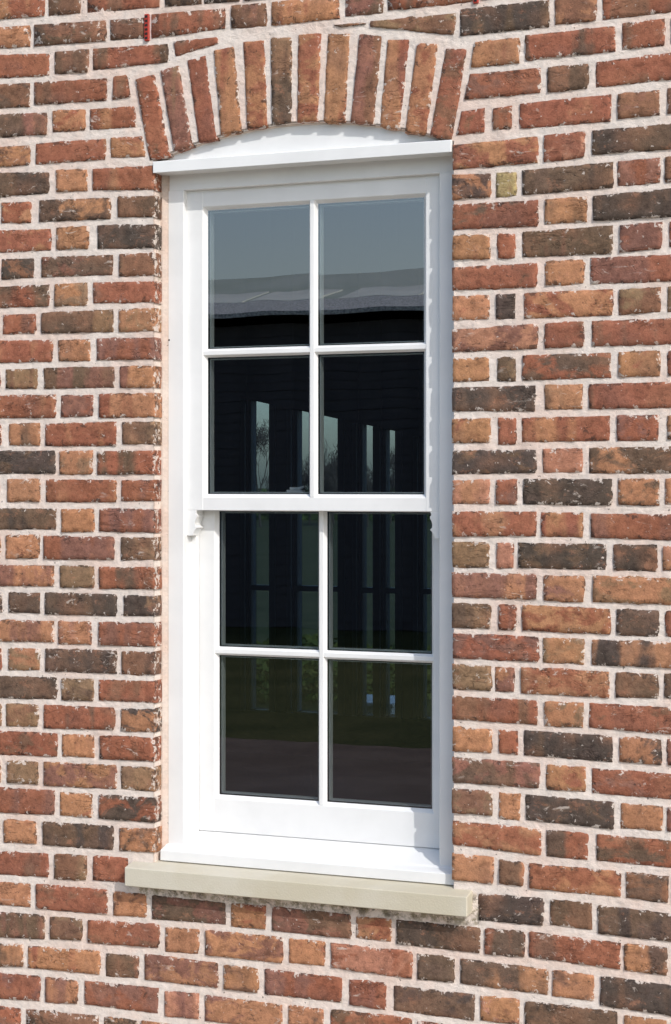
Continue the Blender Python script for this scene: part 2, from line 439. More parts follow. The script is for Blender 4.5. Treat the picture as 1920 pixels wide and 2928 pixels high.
def mat_brick():
    m, nt, bs = new_mat('handmade_brick'); n = N(nt)
    A = n('ShaderNodeAttribute', attribute_name='tone_a').outputs['Color']
    B = n('ShaderNodeAttribute', attribute_name='tone_b').outputs['Color']
    par = n('ShaderNodeAttribute', attribute_name='tone_par').outputs['Vector']
    loc = n('ShaderNodeAttribute', attribute_name='local').outputs['Vector']
    sp = n('ShaderNodeSeparateXYZ', ins={0: par}); amount, edge, seed = sp.outputs
    # blotches and fire bands
    v1 = n.scalevec(loc, 1.0, 1.0, 1.35)
    blot = n.noise(v1, 15.0, 4, 0.62, 0.5)
    band = n.noise(n.scalevec(loc, 1.0, 0.35, 0.12), 17.0, 2, 0.5)
    pick = n.smooth(seed, 0.52, 0.6)
    sel = n.math('ADD', n.math('MULTIPLY', blot, n.math('SUBTRACT', 1.0, pick)), n.math('MULTIPLY', n.math('ADD', n.math('MULTIPLY', band, 0.78), n.math('MULTIPLY', blot, 0.22)), pick))
    thr = n.math('SUBTRACT', 0.66, n.math('MULTIPLY', amount, 0.33))
    fac = n.smooth(sel, n.math('SUBTRACT', thr, 0.05), n.math('ADD', thr, 0.07))
    col = n.mix(fac, A, B)
    # slight drift of hue over the face
    drift = n.noise(loc, 8.0, 2, 0.5)
    col = n.mix(n.math('MULTIPLY', n.smooth(drift, 0.48, 0.72), 0.34), col, lin((160, 108, 80)), 'MIX')
    col = n.mix(n.math('MULTIPLY', n.smooth(drift, 0.50, 0.26), 0.32), col, lin((104, 80, 74)), 'MIX')
    # mottling from the kiln
    mot = n.noise(n.scalevec(loc, 0.8, 1.0, 1.15), 30.0, 6, 0.80, 0.25)
    dark = n.mix(1.0, col, (0.50, 0.46, 0.46), 'MULTIPLY')
    col = n.mix(n.math('MULTIPLY', n.smooth(mot, 0.53, 0.63), 0.55), col, dark)
    col = n.mix(n.math('MULTIPLY', n.smooth(mot, 0.45, 0.34), 0.40), col, lin((172, 114, 86)))
    # sandy grain
    g1 = n.noise(loc, 52.0, 6, 0.74); g2 = n.noise(loc, 260.0, 2, 0.6)
    val = n.math('ADD', n.math('ADD', -0.06, n.math('MULTIPLY', g1, 1.58)), n.math('MULTIPLY', g2, 0.50))
    col = n.mix(1.0, col, n('ShaderNodeCombineXYZ', ins={0: val, 1: val, 2: val}).outputs[0], 'MULTIPLY')
    # burnt specks
    pits = n.noise(loc, 85.0, 4, 0.7, 0.6)
    col = n.mix(n.math('MULTIPLY', n.smooth(pits, 0.60, 0.70), 0.55), col, (0.035, 0.026, 0.022))
    # pale lime bloom: a few streaks over the face and smears at the rim
    bl = n.noise(n.scalevec(loc, 0.7, 1, 1.6), 38.0, 4, 0.7, 0.8)
    wide = n.noise(loc, 9.0, 2, 0.5)
    col = n.mix(n.math('MULTIPLY', n.math('MULTIPLY', n.smooth(bl, 0.60, 0.70), n.smooth(wide, 0.47, 0.6)), 0.62), col, lin((205, 190, 178)))
    rn = n.noise(loc, 62.0, 5, 0.72, 0.3)
    rim = n.smooth(n.math('ADD', rn, n.math('MULTIPLY', edge, n.math('ADD', 0.085, n.math('MULTIPLY', n.noise(loc, 6.0, 2, 0.5), 0.17)))), 0.655, 0.69)
    dn = n.noise(n.scalevec(loc, 0.8, 1.3, 1.0), 48.0, 5, 0.72, 0.4)
    edge_dark = n.smooth(n.math('ADD', dn, n.math('MULTIPLY', edge, 0.17)), 0.625, 0.68)  # ragged dark flecks, denser towards the brick's edges
    col = n.mix(n.math('MULTIPLY', edge_dark, 0.66), col, (0.034, 0.026, 0.023))
    col = n.mix(n.math('MULTIPLY', rim, 0.78), col, lin((214, 200, 189)))
    hs = n('ShaderNodeHueSaturation', ins={'Hue': 0.503, 'Saturation': 0.95, 'Value': 1.0, 'Color': col}); col = hs.outputs[0]
    nt.links.new(col, bs.inputs['Base Color'])
    bs.inputs['Roughness'].default_value = 0.92; bs.inputs['Specular IOR Level'].default_value = 0.25
    # creases of the hand-thrown clay, then sand
    cr = n.noise(n.scalevec(loc, 0.55, 1.0, 1.6), 22.0, 4, 0.6, 1.0)
    ridge = n.math('ABSOLUTE', n.math('SUBTRACT', cr, 0.5))
    groove = n.smooth(ridge, 0.0, 0.028)
    where = n.smooth(n.noise(loc, 9.0, 2, 0.5), 0.53, 0.64)
    groove = n.math('ADD', n.math('MULTIPLY', groove, where), n.math('SUBTRACT', 1.0, where))
    b0 = n.bump(n.noise(loc, 22.0, 3, 0.6, 0.6), 0.30, 0.004)
    b1 = n.bump(groove, 0.8, 0.0026, b0)
    b2 = n.bump(n.math('ADD', n.math('MULTIPLY', g1, 1.0), n.math('MULTIPLY', g2, 0.35)), 0.75, 0.0030, b1)
    nt.links.new(b2, bs.inputs['Normal'])
    return m

def mat_mortar(name='lime_mortar', base=(222, 210, 200), warm=(220, 199, 186), moss=None):
    m, nt, bs = new_mat(name); n = N(nt)
    loc = n('ShaderNodeTexCoord').outputs['Object']
    c = n.mix(n.smooth(n.noise(loc, 5.0, 3, 0.6), 0.40, 0.64), lin(base), lin(warm))
    g = n.noise(loc, 150.0, 4, 0.7); g2 = n.noise(loc, 40.0, 4, 0.65)
    val = n.math('ADD', n.math('ADD', 0.66, n.math('MULTIPLY', g, 0.34)), n.math('MULTIPLY', g2, 0.34))
    c = n.mix(1.0, c, n('ShaderNodeCombineXYZ', ins={0: val, 1: val, 2: val}).outputs[0], 'MULTIPLY')
    c = n.mix(n.math('MULTIPLY', n.smooth(n.noise(loc, 105.0, 2, 0.6), 0.70, 0.75), 0.7), c, (0.03, 0.025, 0.02))
    c = n.mix(n.math('MULTIPLY', n.smooth(n.noise(loc, 11.0, 4, 0.7), 0.69, 0.78), 0.35), c, lin((176, 158, 104)))
    if moss:   # joint below the stone sill: moss and darker patches
        x0, x1, z0 = moss
        xyz = n('ShaderNodeSeparateXYZ', ins={0: loc}).outputs
        zone = n.math('MULTIPLY', n.smooth(xyz[2], z0 - .052, z0 - .012), n.math('MULTIPLY', n.smooth(xyz[2], z0 + .06, z0 + .03), n.math('MULTIPLY', n.smooth(xyz[0], x0 - .03, x0 + .02), n.smooth(xyz[0], x1 + .04, x1 + .01))))
        mo = n.math('MULTIPLY', zone, n.smooth(n.noise(loc, 34.0, 5, 0.75), 0.44, 0.58))
        c = n.mix(n.math('MULTIPLY', mo, 0.75), c, lin((112, 102, 66)))
        dark_patch = n.math('MULTIPLY', zone, n.smooth(n.noise(loc, 20.0, 5, 0.75, 0.5), 0.52, 0.62))
        c = n.mix(n.math('MULTIPLY', dark_patch, 0.7), c, lin((62, 54, 44)))
    c = n.mix(n.math('MULTIPLY', n.smooth(n.noise(n.scalevec(loc, 0.6, 1, 1.8), 24.0, 4, 0.7), 0.54, 0.70), 0.30), c, lin((168, 158, 150)))
    nt.links.new(c, bs.inputs['Base Color']); bs.inputs['Roughness'].default_value = 0.95; bs.inputs['Specular IOR Level'].default_value = 0.2
    b = n.bump(n.noise(n.scalevec(loc, 1, 1, 1.6), 60.0, 5, 0.7, 0.5), 0.7, 0.0035)
    b = n.bump(g, 0.6, 0.0022, b)
    nt.links.new(b, bs.inputs['Normal'])
    return m

def mat_plain(name, col, rough=0.5, spec=0.5, metal=0.0, var=0.0, vscale=20.0, bump=0.0, bscale=200.0, bdist=0.001, col2=None):
    m, nt, bs = new_mat(name); n = N(nt)
    if var or col2:
        loc = n('ShaderNodeTexCoord').outputs['Object']
        f = n.noise(loc, vscale, 4, 0.6)
        c2 = col2 or tuple(v * (1 - var) for v in col)
        nt.links.new(n.mix(n.smooth(f, 0.35, 0.65), col, c2), bs.inputs['Base Color'])
    else:
        bs.inputs['Base Color'].default_value = (*col, 1)
    if bump:
        loc = n('ShaderNodeTexCoord').outputs['Object']
        nt.links.new(n.bump(n.noise(loc, bscale, 4, 0.65), bump, bdist), bs.inputs['Normal'])
    bs.inputs['Roughness'].default_value = rough; bs.inputs['Specular IOR Level'].default_value = spec; bs.inputs['Metallic'].default_value = metal
    return m

def mat_glass(name, refl, trans, wave=0.0):
    m, nt, bs = new_mat(name); nt.nodes.remove(bs); n = N(nt)
    out = nt.nodes['Material Output']
    gl = n('ShaderNodeBsdfGlossy', ins={'Color': (0.95, 0.955, 1.0, 1), 'Roughness': 0.0})
    tr = n('ShaderNodeBsdfTransparent', ins={'Color': (*trans, 1)})
    fr = n('ShaderNodeFresnel', ins={'IOR': 1.5})
    fac = n.math('ADD', n.math('MULTIPLY', fr.outputs[0], 0.6), refl, clamp=True)
    if wave:
        loc = n('ShaderNodeTexCoord').outputs['Object']
        b = n.bump(n.noise(n.scalevec(loc, 1.0, 1, 1.0), 4.5, 1, 0.4), wave, 0.01)
        nt.links.new(b, gl.inputs['Normal'])
    mx = n('ShaderNodeMixShader', ins={0: fac, 1: tr.outputs[0], 2: gl.outputs[0]})
    nt.links.new(mx.outputs[0], out.inputs['Surface'])
    return m

M = {
 'brick': mat_brick(),
 'mortar': mat_mortar(moss=(X(356, -.042), X(1336, -.042), (Z(356, 2532, -.042) + Z(1336, 2627, -.042)) / 2)),
 'sealant': mat_plain('beige_sealant', lin((214, 197, 183)), 0.8, 0.3, var=0.22, vscale=22, bump=0.6, bscale=70, bdist=0.006),
 'white': mat_plain('white_paint', (0.80, 0.80, 0.79), 0.40, 0.45, var=0.07, vscale=5, bump=0.06, bscale=90, bdist=0.0012),
 'bedding': mat_mortar('mortar_fillet', (208, 194, 183), (200, 178, 164)),
 'stone': mat_plain('cast_stone', lin((200, 194, 178)), 0.9, 0.25, vscale=4, col2=lin((192, 184, 163)), bump=0.45, bscale=200, bdist=0.002),
 'gasket': mat_plain('black_gasket', (0.012, 0.014, 0.014), 0.5),
 'spacer': mat_plain('grey_spacer_bar', (0.66, 0.70, 0.68), 0.45),
 'chrome': mat_plain('chrome', (0.80, 0.80, 0.80), 0.42, 0.6, 0.5),
 'red_plastic': mat_plain('red_plastic', lin((176, 52, 32)), 0.45, 0.5, var=0.2, vscale=80),
 'hole': mat_plain('dark_hole', (0.01, 0.008, 0.008), 0.8),
 'glass': mat_glass('window_glass', 0.20, (0.80, 0.845, 0.85), 0.035),
 'tinted': mat_glass('tinted_glass', 0.03, (0.55, 0.64, 0.72)),
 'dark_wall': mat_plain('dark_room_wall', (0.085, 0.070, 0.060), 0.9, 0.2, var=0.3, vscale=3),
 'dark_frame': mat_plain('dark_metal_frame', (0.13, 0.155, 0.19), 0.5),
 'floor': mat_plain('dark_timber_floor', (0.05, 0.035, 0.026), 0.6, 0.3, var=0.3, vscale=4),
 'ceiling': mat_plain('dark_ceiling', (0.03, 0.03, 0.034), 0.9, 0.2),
 'grass': mat_plain('grass', (0.050, 0.058, 0.022), 0.95, 0.1, vscale=1.2, col2=(0.080, 0.082, 0.034), bump=0.8, bscale=20, bdist=0.05),
 'soil': mat_plain('brown_gravel', (0.115, 0.086, 0.070), 0.95, 0.2, vscale=2.5, col2=(0.150, 0.115, 0.095), bump=0.9, bscale=45, bdist=0.02),
 'board': mat_plain('black_boarding', (0.085, 0.080, 0.088), 0.7, 0.3, var=0.3, vscale=2),
 'shingle': mat_plain('grey_roof_felt', (0.26, 0.26, 0.25), 0.95, 0.2, vscale=45, col2=(0.74, 0.74, 0.71)),
 'render': mat_plain('pale_render', (0.82, 0.83, 0.74), 0.9, 0.2, var=0.1, vscale=1),
 'leaf': mat_plain('hedge_leaf', (0.05, 0.085, 0.02), 0.8, 0.2, vscale=3, col2=(0.09, 0.12, 0.03)),
 'green_roof': mat_plain('weathered_green_roof', (0.46, 0.51, 0.42), 0.8, 0.3, vscale=.8, col2=(0.54, 0.58, 0.50)),
 'bounce_ground': mat_plain('pale_bounce_ground', (0.50, 0.45, 0.37), 0.9, 0.2, var=0.2, vscale=3, bump=0.4, bscale=40, bdist=0.004),
 'field': mat_plain('pale_dry_field', (0.26, 0.29, 0.17), 0.95, 0.1, vscale=.05, col2=(0.20, 0.24, 0.13)),
 'lime_leaf': mat_plain('bright_leaf', (0.05, 0.075, 0.015), 0.7, 0.2, vscale=4, col2=(0.10, 0.105, 0.02)),
 'bark': mat_plain('tree_bark', (0.09, 0.075, 0.06), 0.9, 0.2, var=0.3, vscale=12),
}

# ------------------------------------------------------------------ the brick wall
TONES = {  # sunlit clay colours
 'R': (149, 88, 65), 'O': (173, 119, 84), 'B': (130, 91, 70), 'D': (106, 83, 67), 'K': (84, 71, 63),
 'M': (136, 91, 77), 'T': (140, 109, 82), 'Y': (172, 148, 102), 'P': (178, 120, 95)}
DEFAULT_B = {'R': ('B', 3), 'O': ('R', 2), 'B': ('D', 4), 'D': ('K', 5), 'K': ('D', 4), 'M': ('R', 4), 'T': ('B', 3), 'Y': ('T', 3), 'P': ('O', 4)}
def tone(code, rnd):
    a = code[0]; b = code[1] if len(code) > 1 and code[1].isalpha() else None
    amt = int(code[-1]) / 10 if code[-1].isdigit() else None
    if b is None or b == a:
        db, da = DEFAULT_B[a]; b = db; amt = da / 10 * 0.7 if amt is None else amt
    if amt is None: amt = 0.35
    def jit(c):
        v = 1 + rnd.uniform(-0.09, 0.09); l = lin(c)
        return (l[0] * v * (1 + rnd.uniform(-.04, .04)), l[1] * v, l[2] * v * (1 + rnd.uniform(-.06, .06)))
    return jit(TONES[a]), jit(TONES[b]), amt

def n3(x, y, z): return mnoise.noise(Vector((x, y, z)))

def brick_geometry(q, rnd, code, depth=0.102, nx=None, nz=None, proud=None, rough=1.0, clean=0):
    """q: TL, TR, BR, BL as (x, z) on the wall face. Returns verts (world), faces, number of front faces and per-vertex attributes."""
    Q = [np.array(p, float) for p in q]
    def unit(v): return v / (np.linalg.norm(v) + 1e-9)
    grow = 0.0020
    TL, TR, BR, BL = [Q[i] + grow * (unit(Q[i] - Q[i - 1]) + unit(Q[i] - Q[(i + 1) % 4])) for i in range(4)]
    if clean > 0: TR[0] -= grow - .0005; BR[0] -= grow - .0005     # arris on the window opening stays on its line
    if clean < 0: TL[0] += grow - .0005; BL[0] += grow - .0005
    w = (np.linalg.norm(TR - TL) + np.linalg.norm(BR - BL)) / 2; h = (np.linalg.norm(TL - BL) + np.linalg.norm(TR - BR)) / 2
    nx = nx or max(5, int(w / 0.0095)); nz = nz or max(4, int(h / 0.0105))
    seed = rnd.uniform(0, 100); s2 = rnd.random()
    proud = rnd.uniform(-0.0006, 0.0016) if proud is None else proud
    tx, tz = rnd.uniform(-.006, .006), rnd.uniform(-.012, .012)
    c = (TL + TR + BR + BL) / 4
    ins = min(0.0022, w * 0.12, h * 0.12)
    def P(u, v): return (TL * (1 - u) + TR * u) * (1 - v) + (BL * (1 - u) + BR * u) * v
    V, loc, edge = [], [], []
    def add(p, y, e):
        V.append((p[0], y, p[1])); loc.append((p[0] - c[0] + seed, y + seed * .37, p[1] - c[1] + seed * .71)); edge.append(e)
        return len(V) - 1
    F = []
    gi = {}
    for j in range(nz + 1):
        for i in range(nx + 1):
            u = ins / w + (1 - 2 * ins / w) * i / nx; v = ins / h + (1 - 2 * ins / h) * j / nz
            p = P(u, v)
            onb = i in (0, nx) or j in (0, nz)
            y = -proud + tx * (p[0] - c[0]) + tz * (p[1] - c[1]) + rough * 0.0016 * n3(p[0] * 28, seed, p[1] * 28) + rough * .0008 * n3(p[0] * 70, seed + 9, p[1] * 70)
            if onb: y += 0.0002
            p = p + 0.0010 * rough * np.array([n3(p[0] * 60, seed + 3, p[1] * 60), n3(p[0] * 60, seed + 5, p[1] * 60)])
            gi[i, j] = add(p, y, 0.6 if onb else 0.0)
    for j in range(nz):
        for i in range(nx):
            F.append((gi[i, j], gi[i, j + 1], gi[i + 1, j + 1], gi[i + 1, j]))
    per = [(i, 0) for i in range(nx)] + [(nx, j) for j in range(nz)] + [(i, nz) for i in range(nx, 0, -1)] + [(0, j) for j in range(nz, 0, -1)]
    ring = []; back = []
    for (i, j) in per:
        p = P(i / nx, j / nz); d = p - c; d = d / (np.linalg.norm(d) + 1e-9)
        corner = i in (0, nx) and j in (0, nz)
        k = rough * (0.0024 * n3(p[0] * 28, seed + 20, p[1] * 28) + 0.0030 * n3(p[0] * 62, seed + 31, p[1] * 62) + 0.0020 * n3(p[0] * 120, seed + 57, p[1] * 120)) - (rnd.choice((.001, .002, .003, .006)) if corner else 0)
        if (clean > 0 and i == nx) or (clean < 0 and i == 0): k *= 0.22
        p = p + d * k
        ring.append(add(p, -proud + 0.0045 + 0.0015 * n3(p[0] * 40, seed + 40, p[1] * 40), 0.85))
        back.append(add(p, depth, 0.0))
    m = len(per); nf = len(F)
    for k in range(m):
        a, b = gi[per[k]], gi[per[(k + 1) % m]]
        F.append((a, b, ring[(k + 1) % m], ring[k]))
    for k in range(m):
        F.append((ring[k], ring[(k + 1) % m], back[(k + 1) % m], back[k]))
    A, B, amt = tone(code, rnd)
    return V, F, nf, dict(a=A, b=B, amt=amt, edge=edge, seed=s2, loc=loc)

def set_attrs(me, a, b, par, loc):
    for nm, typ, data, key in (('tone_a', 'FLOAT_COLOR', a, 'color'), ('tone_b', 'FLOAT_COLOR', b, 'color'), ('tone_par', 'FLOAT_VECTOR', par, 'vector'), ('local', 'FLOAT_VECTOR', loc, 'vector')):
        at_ = me.attributes.new(nm, typ, 'POINT'); at_.data.foreach_set(key, np.asarray(data, np.float32).ravel())

def brick_mesh(q, rnd, code, **kw):
    V, F, nf, t = brick_geometry(q, rnd, code, **kw)
    me, c = mesh_from(V, F)
    me.polygons.foreach_set('use_smooth', [i < nf for i in range(len(F))])
    k = len(V)
    set_attrs(me, [(*t['a'], 1)] * k, [(*t['b'], 1)] * k, [(t['amt'], e, t['seed']) for e in t['edge']], t['loc'])
    return me, c

def crop_pt(c, x, y):
    ox, oy, k = CROPS[c]; p = at(ox + x / k, oy + y / k, 0.0); return (p.x, p.z)

wall = thing('brick_wall', (0, 0, 0), 'red, tan and charcoal handmade brick wall with pale lime mortar around the window', 'brick wall')
rnd = random.Random(11)
JL = X(441.5, 0); JR = X(1293, 0)      # brick edges of the window opening
quads = []
for c, n_, xa, ta, ba, xb, tb, bb, s in ROWS:
    for b in s.split(';'):
        x0, x1, code = b.split(); x0 = float(x0); x1 = float(x1)
        def ln(x, p, q): return p + (q - p) * (x - xa) / (xb - xa)
        q = [crop_pt(c, x0, ln(x0, ta, tb)), crop_pt(c, x1, ln(x1, ta, tb)), crop_pt(c, x1, ln(x1, ba, bb)), crop_pt(c, x0, ln(x0, ba, bb))]
        jamb = 1 if (c[0] == 'L' and 1365 <= x1 <= 1392 and 6 <= n_ < 30) else (-1 if (c[0] == 'R' and x0 < 60 and n_ >= 6) else 0)
        if jamb > 0:
            for i_ in (1, 2): q[i_] = (JL + rnd.uniform(-.0012, .0012), q[i_][1])
        if jamb < 0:
            for i_ in (0, 3): q[i_] = (JR + rnd.uniform(-.0012, .0012), q[i_][1])
        quads.append((q, code, n_, jamb))
for c, pts, code in QUADS:
    quads.append(([crop_pt(c, *p) for p in pts], code, 99, 0))
XL, XR, ZB, ZT = X(0, 0), X(1920, 0), Z(1900, 2928, 0), Z(1900, 0, 0)
outside = []
for q, code, n_, jamb in quads:
    xs = [p[0] for p in q]; zs = [p[1] for p in q]
    if max(xs) < XL - .002 or min(xs) > XR + .002 or max(zs) < ZB - .1 or (min(zs) > ZT + .02):
        outside.append((q, code)); continue
    me, c = brick_mesh(q, rnd, code, depth=0.108 if jamb else 0.05, clean=jamb)
    link('brick', me, M['brick'], wall, c)
arch = []
for c, pts, code in ARCH:
    q = [crop_pt(c, *p) for p in pts]; arch.append(q)
    me, ce = brick_mesh(q, rnd, code, depth=0.108)
    link('arch_brick', me, M['brick'], wall, ce)

# opening: jambs and soffit in metres
sof = sorted([tuple((np.array(q[3]))) for q in arch] + [tuple(np.array(q[2])) for q in arch])
sof_x = np.array([p[0] for p in sof]); sof_z = np.array([p[1] for p in sof])
co = np.polyfit(sof_x, sof_z, 3)
def soffit(x): return float(np.polyval(co, x))
SILL_TOP = Z(900, 2520, 0.0)

# courses beyond the photograph's edges (never all in view): one joined part
course_z = {}
for q, code, n_, j in quads:
    if n_ < 50:
        d = course_z.setdefault(n_, []); d.append(q)
SV, SF, SA, SB, SP, SL, SS = [], [], [], [], [], [], []
def stuff_brick(q, code):
    V, F, nf, t = brick_geometry(q, rnd, code, depth=0.05, nx=5, nz=3)
    o = len(SV); SV.extend(V); SF.extend([tuple(i + o for i in f) for f in F]); SS.extend([i < nf for i in range(len(F))])
    SA.extend([(*t['a'], 1)] * len(V)); SB.extend([(*t['b'], 1)] * len(V)); SP.extend([(t['amt'], e, t['seed']) for e in t['edge']]); SL.extend(t['loc'])
codes = ['RR', 'OO', 'RO4', 'DK', 'BT', 'MR5', 'OT', 'KD', 'RM', 'OR4', 'DM4', 'TT']
for q, code in outside: stuff_brick(q, code)
WX0, WX1 = XL - 1.0, XR + 1.0
def run(x, z, h, direction, end, stretcher):
    while (x > end if direction < 0 else x < end):
        L = 0.215 if stretcher else 0.1025
        x0, x1 = (x - L, x) if direction < 0 else (x, x + L)
        stuff_brick([(x0, z + h / 2), (x1, z + h / 2), (x1, z - h / 2), (x0, z - h / 2)], rnd.choice(codes))
        x = x0 - .012 if direction < 0 else x1 + .012
        stretcher = not stretcher
for n_, qs in course_z.items():
    l = min(qs, key=lambda q: q[0][0]); r = max(qs, key=lambda q: q[1][0])
    run(l[0][0] - .012, (l[0][1] + l[3][1]) / 2, l[0][1] - l[3][1], -1, WX0, l[1][0] - l[0][0] < .15)
    run(r[1][0] + .012, (r[1][1] + r[2][1]) / 2, r[1][1] - r[2][1], 1, WX1, r[1][0] - r[0][0] < .15)
top_l = max(max(q[0][1] for q in qs) for n_, qs in course_z.items())
z = top_l + .012 + .033
z_hi = z + 6 * .0765
k = 0
while z < z_hi:
    run(WX0 + (.11 if k % 2 else 0), z, .0645, 1, WX1, k % 2 == 0); z += .0765; k += 1
z = min(min(q[2][1] for q in qs) for qs in course_z.values()) - .045
while z > -0.03:
    run(WX0 + (.11 if k % 2 else 0), z, .0645, 1, WX1, k % 2 == 0); z -= .0765; k += 1
me, c = mesh_from(SV, SF, centre=False)
me.polygons.foreach_set('use_smooth', SS); set_attrs(me, SA, SB, SP, SL)
tag(link('outer_bricks', me, M['brick'], wall), kind='stuff')

# mortar: one rough sheet a few millimetres behind the brick faces
def lines(a, b, step, keep=()):
    n_ = max(1, int(round((b - a) / step))); g = np.linspace(a, b, n_ + 1)
    for kx in keep:
        if a < kx < b: g[np.argmin(abs(g - kx))] = kx
    return g
fx = lines(XL - .02, XR + .02, 0.0046, (JL - .004, JR + .004))
gx = np.concatenate([lines(WX0, XL - .02, .03)[:-1], fx, lines(XR + .02, WX1, .03)[1:]])
fz = lines(ZB - .08, ZT + .10, 0.0046)
gz = np.concatenate([lines(-.05, ZB - .08, .03)[:-1], fz, lines(ZT + .10, z_hi + .05, .03)[1:]])
nxg, nzg = len(gx), len(gz)
Y = np.empty((nzg, nxg)); ZZ = np.repeat(gz[:, None], nxg, 1).copy()
for j in range(nzg):
    for i in range(nxg):
        x, zz = gx[i], gz[j]
        Y[j, i] = 0.0029 + 0.0009 * n3(x * 17, 3.1, zz * 26) + 0.0013 * n3(x * 48, 8.7, zz * 75) + 0.0012 * n3(x * 120, 1.7, zz * 150)
soff = np.array([soffit(x) for x in gx])
keep = np.ones((nzg - 1, nxg - 1), bool)
for i in range(nxg - 1):
    xm = (gx[i] + gx[i + 1]) / 2
    if JL - .004 < xm < JR + .004:
        top = soffit(xm) + .004
        for j in range(nzg - 1):
            zm = (gz[j] + gz[j + 1]) / 2
            if SILL_TOP - .03 < zm < top: keep[j, i] = False
verts = np.stack([np.repeat(gx[None], nzg, 0), Y, ZZ], -1).reshape(-1, 3)
# pull the stepped upper rim of the opening onto the soffit curve
for i in range(nxg):
    if JL - .004 <= gx[i] <= JR + .004:
        t = soff[i] + .004
        j = int(np.argmin(abs(gz - t)))
        verts[j * nxg + i, 2] = t
jj, ii = np.nonzero(keep)
fa = np.stack([jj * nxg + ii, jj * nxg + ii + 1, (jj + 1) * nxg + ii + 1, (jj + 1) * nxg + ii], -1)
used = np.unique(fa); rm = np.full(len(verts), -1); rm[used] = np.arange(len(used))
me = bpy.data.meshes.new('m'); me.from_pydata(verts[used].tolist(), [], rm[fa].tolist()); me.update()
me.polygons.foreach_set('use_smooth', [True] * len(me.polygons))
link('mortar', me, M['mortar'], wall)
zt_l = soffit(JL) + .05
box('mortar_return', JL - .07, JL - .003, .007, .106, SILL_TOP - .05, zt_l, M['mortar'], wall)
box('mortar_return', JR + .003, JR + .07, .007, .106, SILL_TOP - .05, soffit(JR) + .05, M['mortar'], wall)
sx = np.linspace(JL - .02, JR + .02, 40)
pr = [(x, soffit(x) + .0005) for x in sx] + [(x, soffit(x) + .06) for x in sx[::-1]]
prism('mortar_soffit', pr, 'y', .007, .106, M['mortar'], wall)
# inner leaf behind the brick skin, with the same opening
FO_L, FO_R = JL - .01, JR + .06
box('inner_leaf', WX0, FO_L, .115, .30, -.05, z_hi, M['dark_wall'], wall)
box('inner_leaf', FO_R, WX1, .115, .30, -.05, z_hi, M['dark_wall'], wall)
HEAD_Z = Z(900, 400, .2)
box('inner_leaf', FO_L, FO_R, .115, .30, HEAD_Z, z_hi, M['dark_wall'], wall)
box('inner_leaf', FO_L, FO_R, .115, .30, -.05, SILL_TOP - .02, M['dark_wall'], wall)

# ------------------------------------------------------------------ stone sill
sx0, sx1 = X(356, -.042), X(1336, -.042)
s_top = (Z(356, 2481, -.042) + Z(1336, 2566, -.042)) / 2; s_bot = (Z(356, 2532, -.042) + Z(1336, 2627, -.042)) / 2
sill = prism('stone_sill', [(-.042, s_bot), (-.042, s_top), (.012, s_top + .008), (.11, s_top + .014), (.11, s_bot)], 'x', sx0, sx1, M['stone'], None, bevel=.002)
tag(sill, 'long pale buff stone sill projecting below the white window', 'stone sill')
s_seat = s_top + .008

# ------------------------------------------------------------------ the sash window
dF, dU, dW = .050, .066, .110
win = thing('sash_window', (0, .05, s_seat), 'tall white timber sash window with eight panes under the brick arch', 'window')
W = M['white']
fo_l, fi_l = X(481, dF), X(526, dF)
fi_r = X(1257, dF); fo_r = max(JR - .001, fi_r + .042) + .03
# drip moulding and arched board
d_bot = (Z(436, 492, -.006) + Z(1289, 437, -.006)) / 2
drip_l, drip_r = X(437, -.006), X(1291, -.006)
d_top = d_bot + .029
prism('drip_moulding', [(-.006, d_bot), (-.006, d_top), (.018, d_top + .006), (.062, d_top + .006), (.062, d_bot + .002), (.004, d_bot + .002)], 'x', drip_l, drip_r, W, win, bevel=.0012)
bx = np.linspace(JL + .002, JR - .002, 44)
prism('arched_board', [(x, max(soffit(x) + .012, d_top + .001)) for x in bx] + [(JR - .002, d_top - .01), (JL + .002, d_top - .01)], 'y', .022, .060, W, win)
# sealant bead under the arch
bm = bmesh.new()
prev = None
for x in np.linspace(JL + .01, JR - .01, 60):
    zc = soffit(x)
    if zc < d_top + .004: continue
    rr = .0045 + .0012 * n3(x * 40, 2, 5)
    ring = [bm.verts.new((x, .0205 + rr * math.cos(t), zc + .001 + rr * math.sin(t))) for t in np.linspace(0, 2 * math.pi, 9)[:-1]]
    if prev:
        for k in range(8): bm.faces.new((prev[k], prev[(k + 1) % 8], ring[(k + 1) % 8], ring[k]))
    prev = ring
me = bpy.data.meshes.new('m'); bmesh.ops.recalc_face_normals(bm, faces=bm.faces); bm.to_mesh(me); bm.free()
me.polygons.foreach_set('use_smooth', [True] * len(me.polygons))
link('sealant_bead', me, M['sealant'], win)

# box frame
h_bot = (Z(540, 541, dF) + Z(1255, 496, dF)) / 2             # underside of the head
t_nose_top = (Z(458, 2429, .018) + Z(1281, 2501, .018)) / 2
t_nose_bot = t_nose_top - .027
gap_z = (Z(572, 2371, dW) + Z(1250, 2430, dW)) / 2           # underside of the lower sash
jb = t_nose_top + .008
def jamb(side):
    a, b = (fo_l, fi_l) if side < 0 else (fi_r, fo_r)
    return box('frame_jamb', a, b, dF, .20, jb, h_bot + .001, W, win, bevel=.0015)
jamb(-1); jamb(1)
box('frame_head', fo_l, fo_r, dF + .0006, .20, h_bot, d_bot + .012, W, win, bevel=.001)
# parting beads beside the lower sash
mz = (Z(590, 1457, dU) + Z(1216, 1465, dU)) / 2              # underside of the meeting rail
for x0, x1 in ((fi_l - .001, fi_l + .016), (fi_r - .013, fi_r + .001)):
    box('parting_bead', x0, x1, dW - .018, dW - .003, gap_z - .012, mz + .03, W, win, bevel=.001)
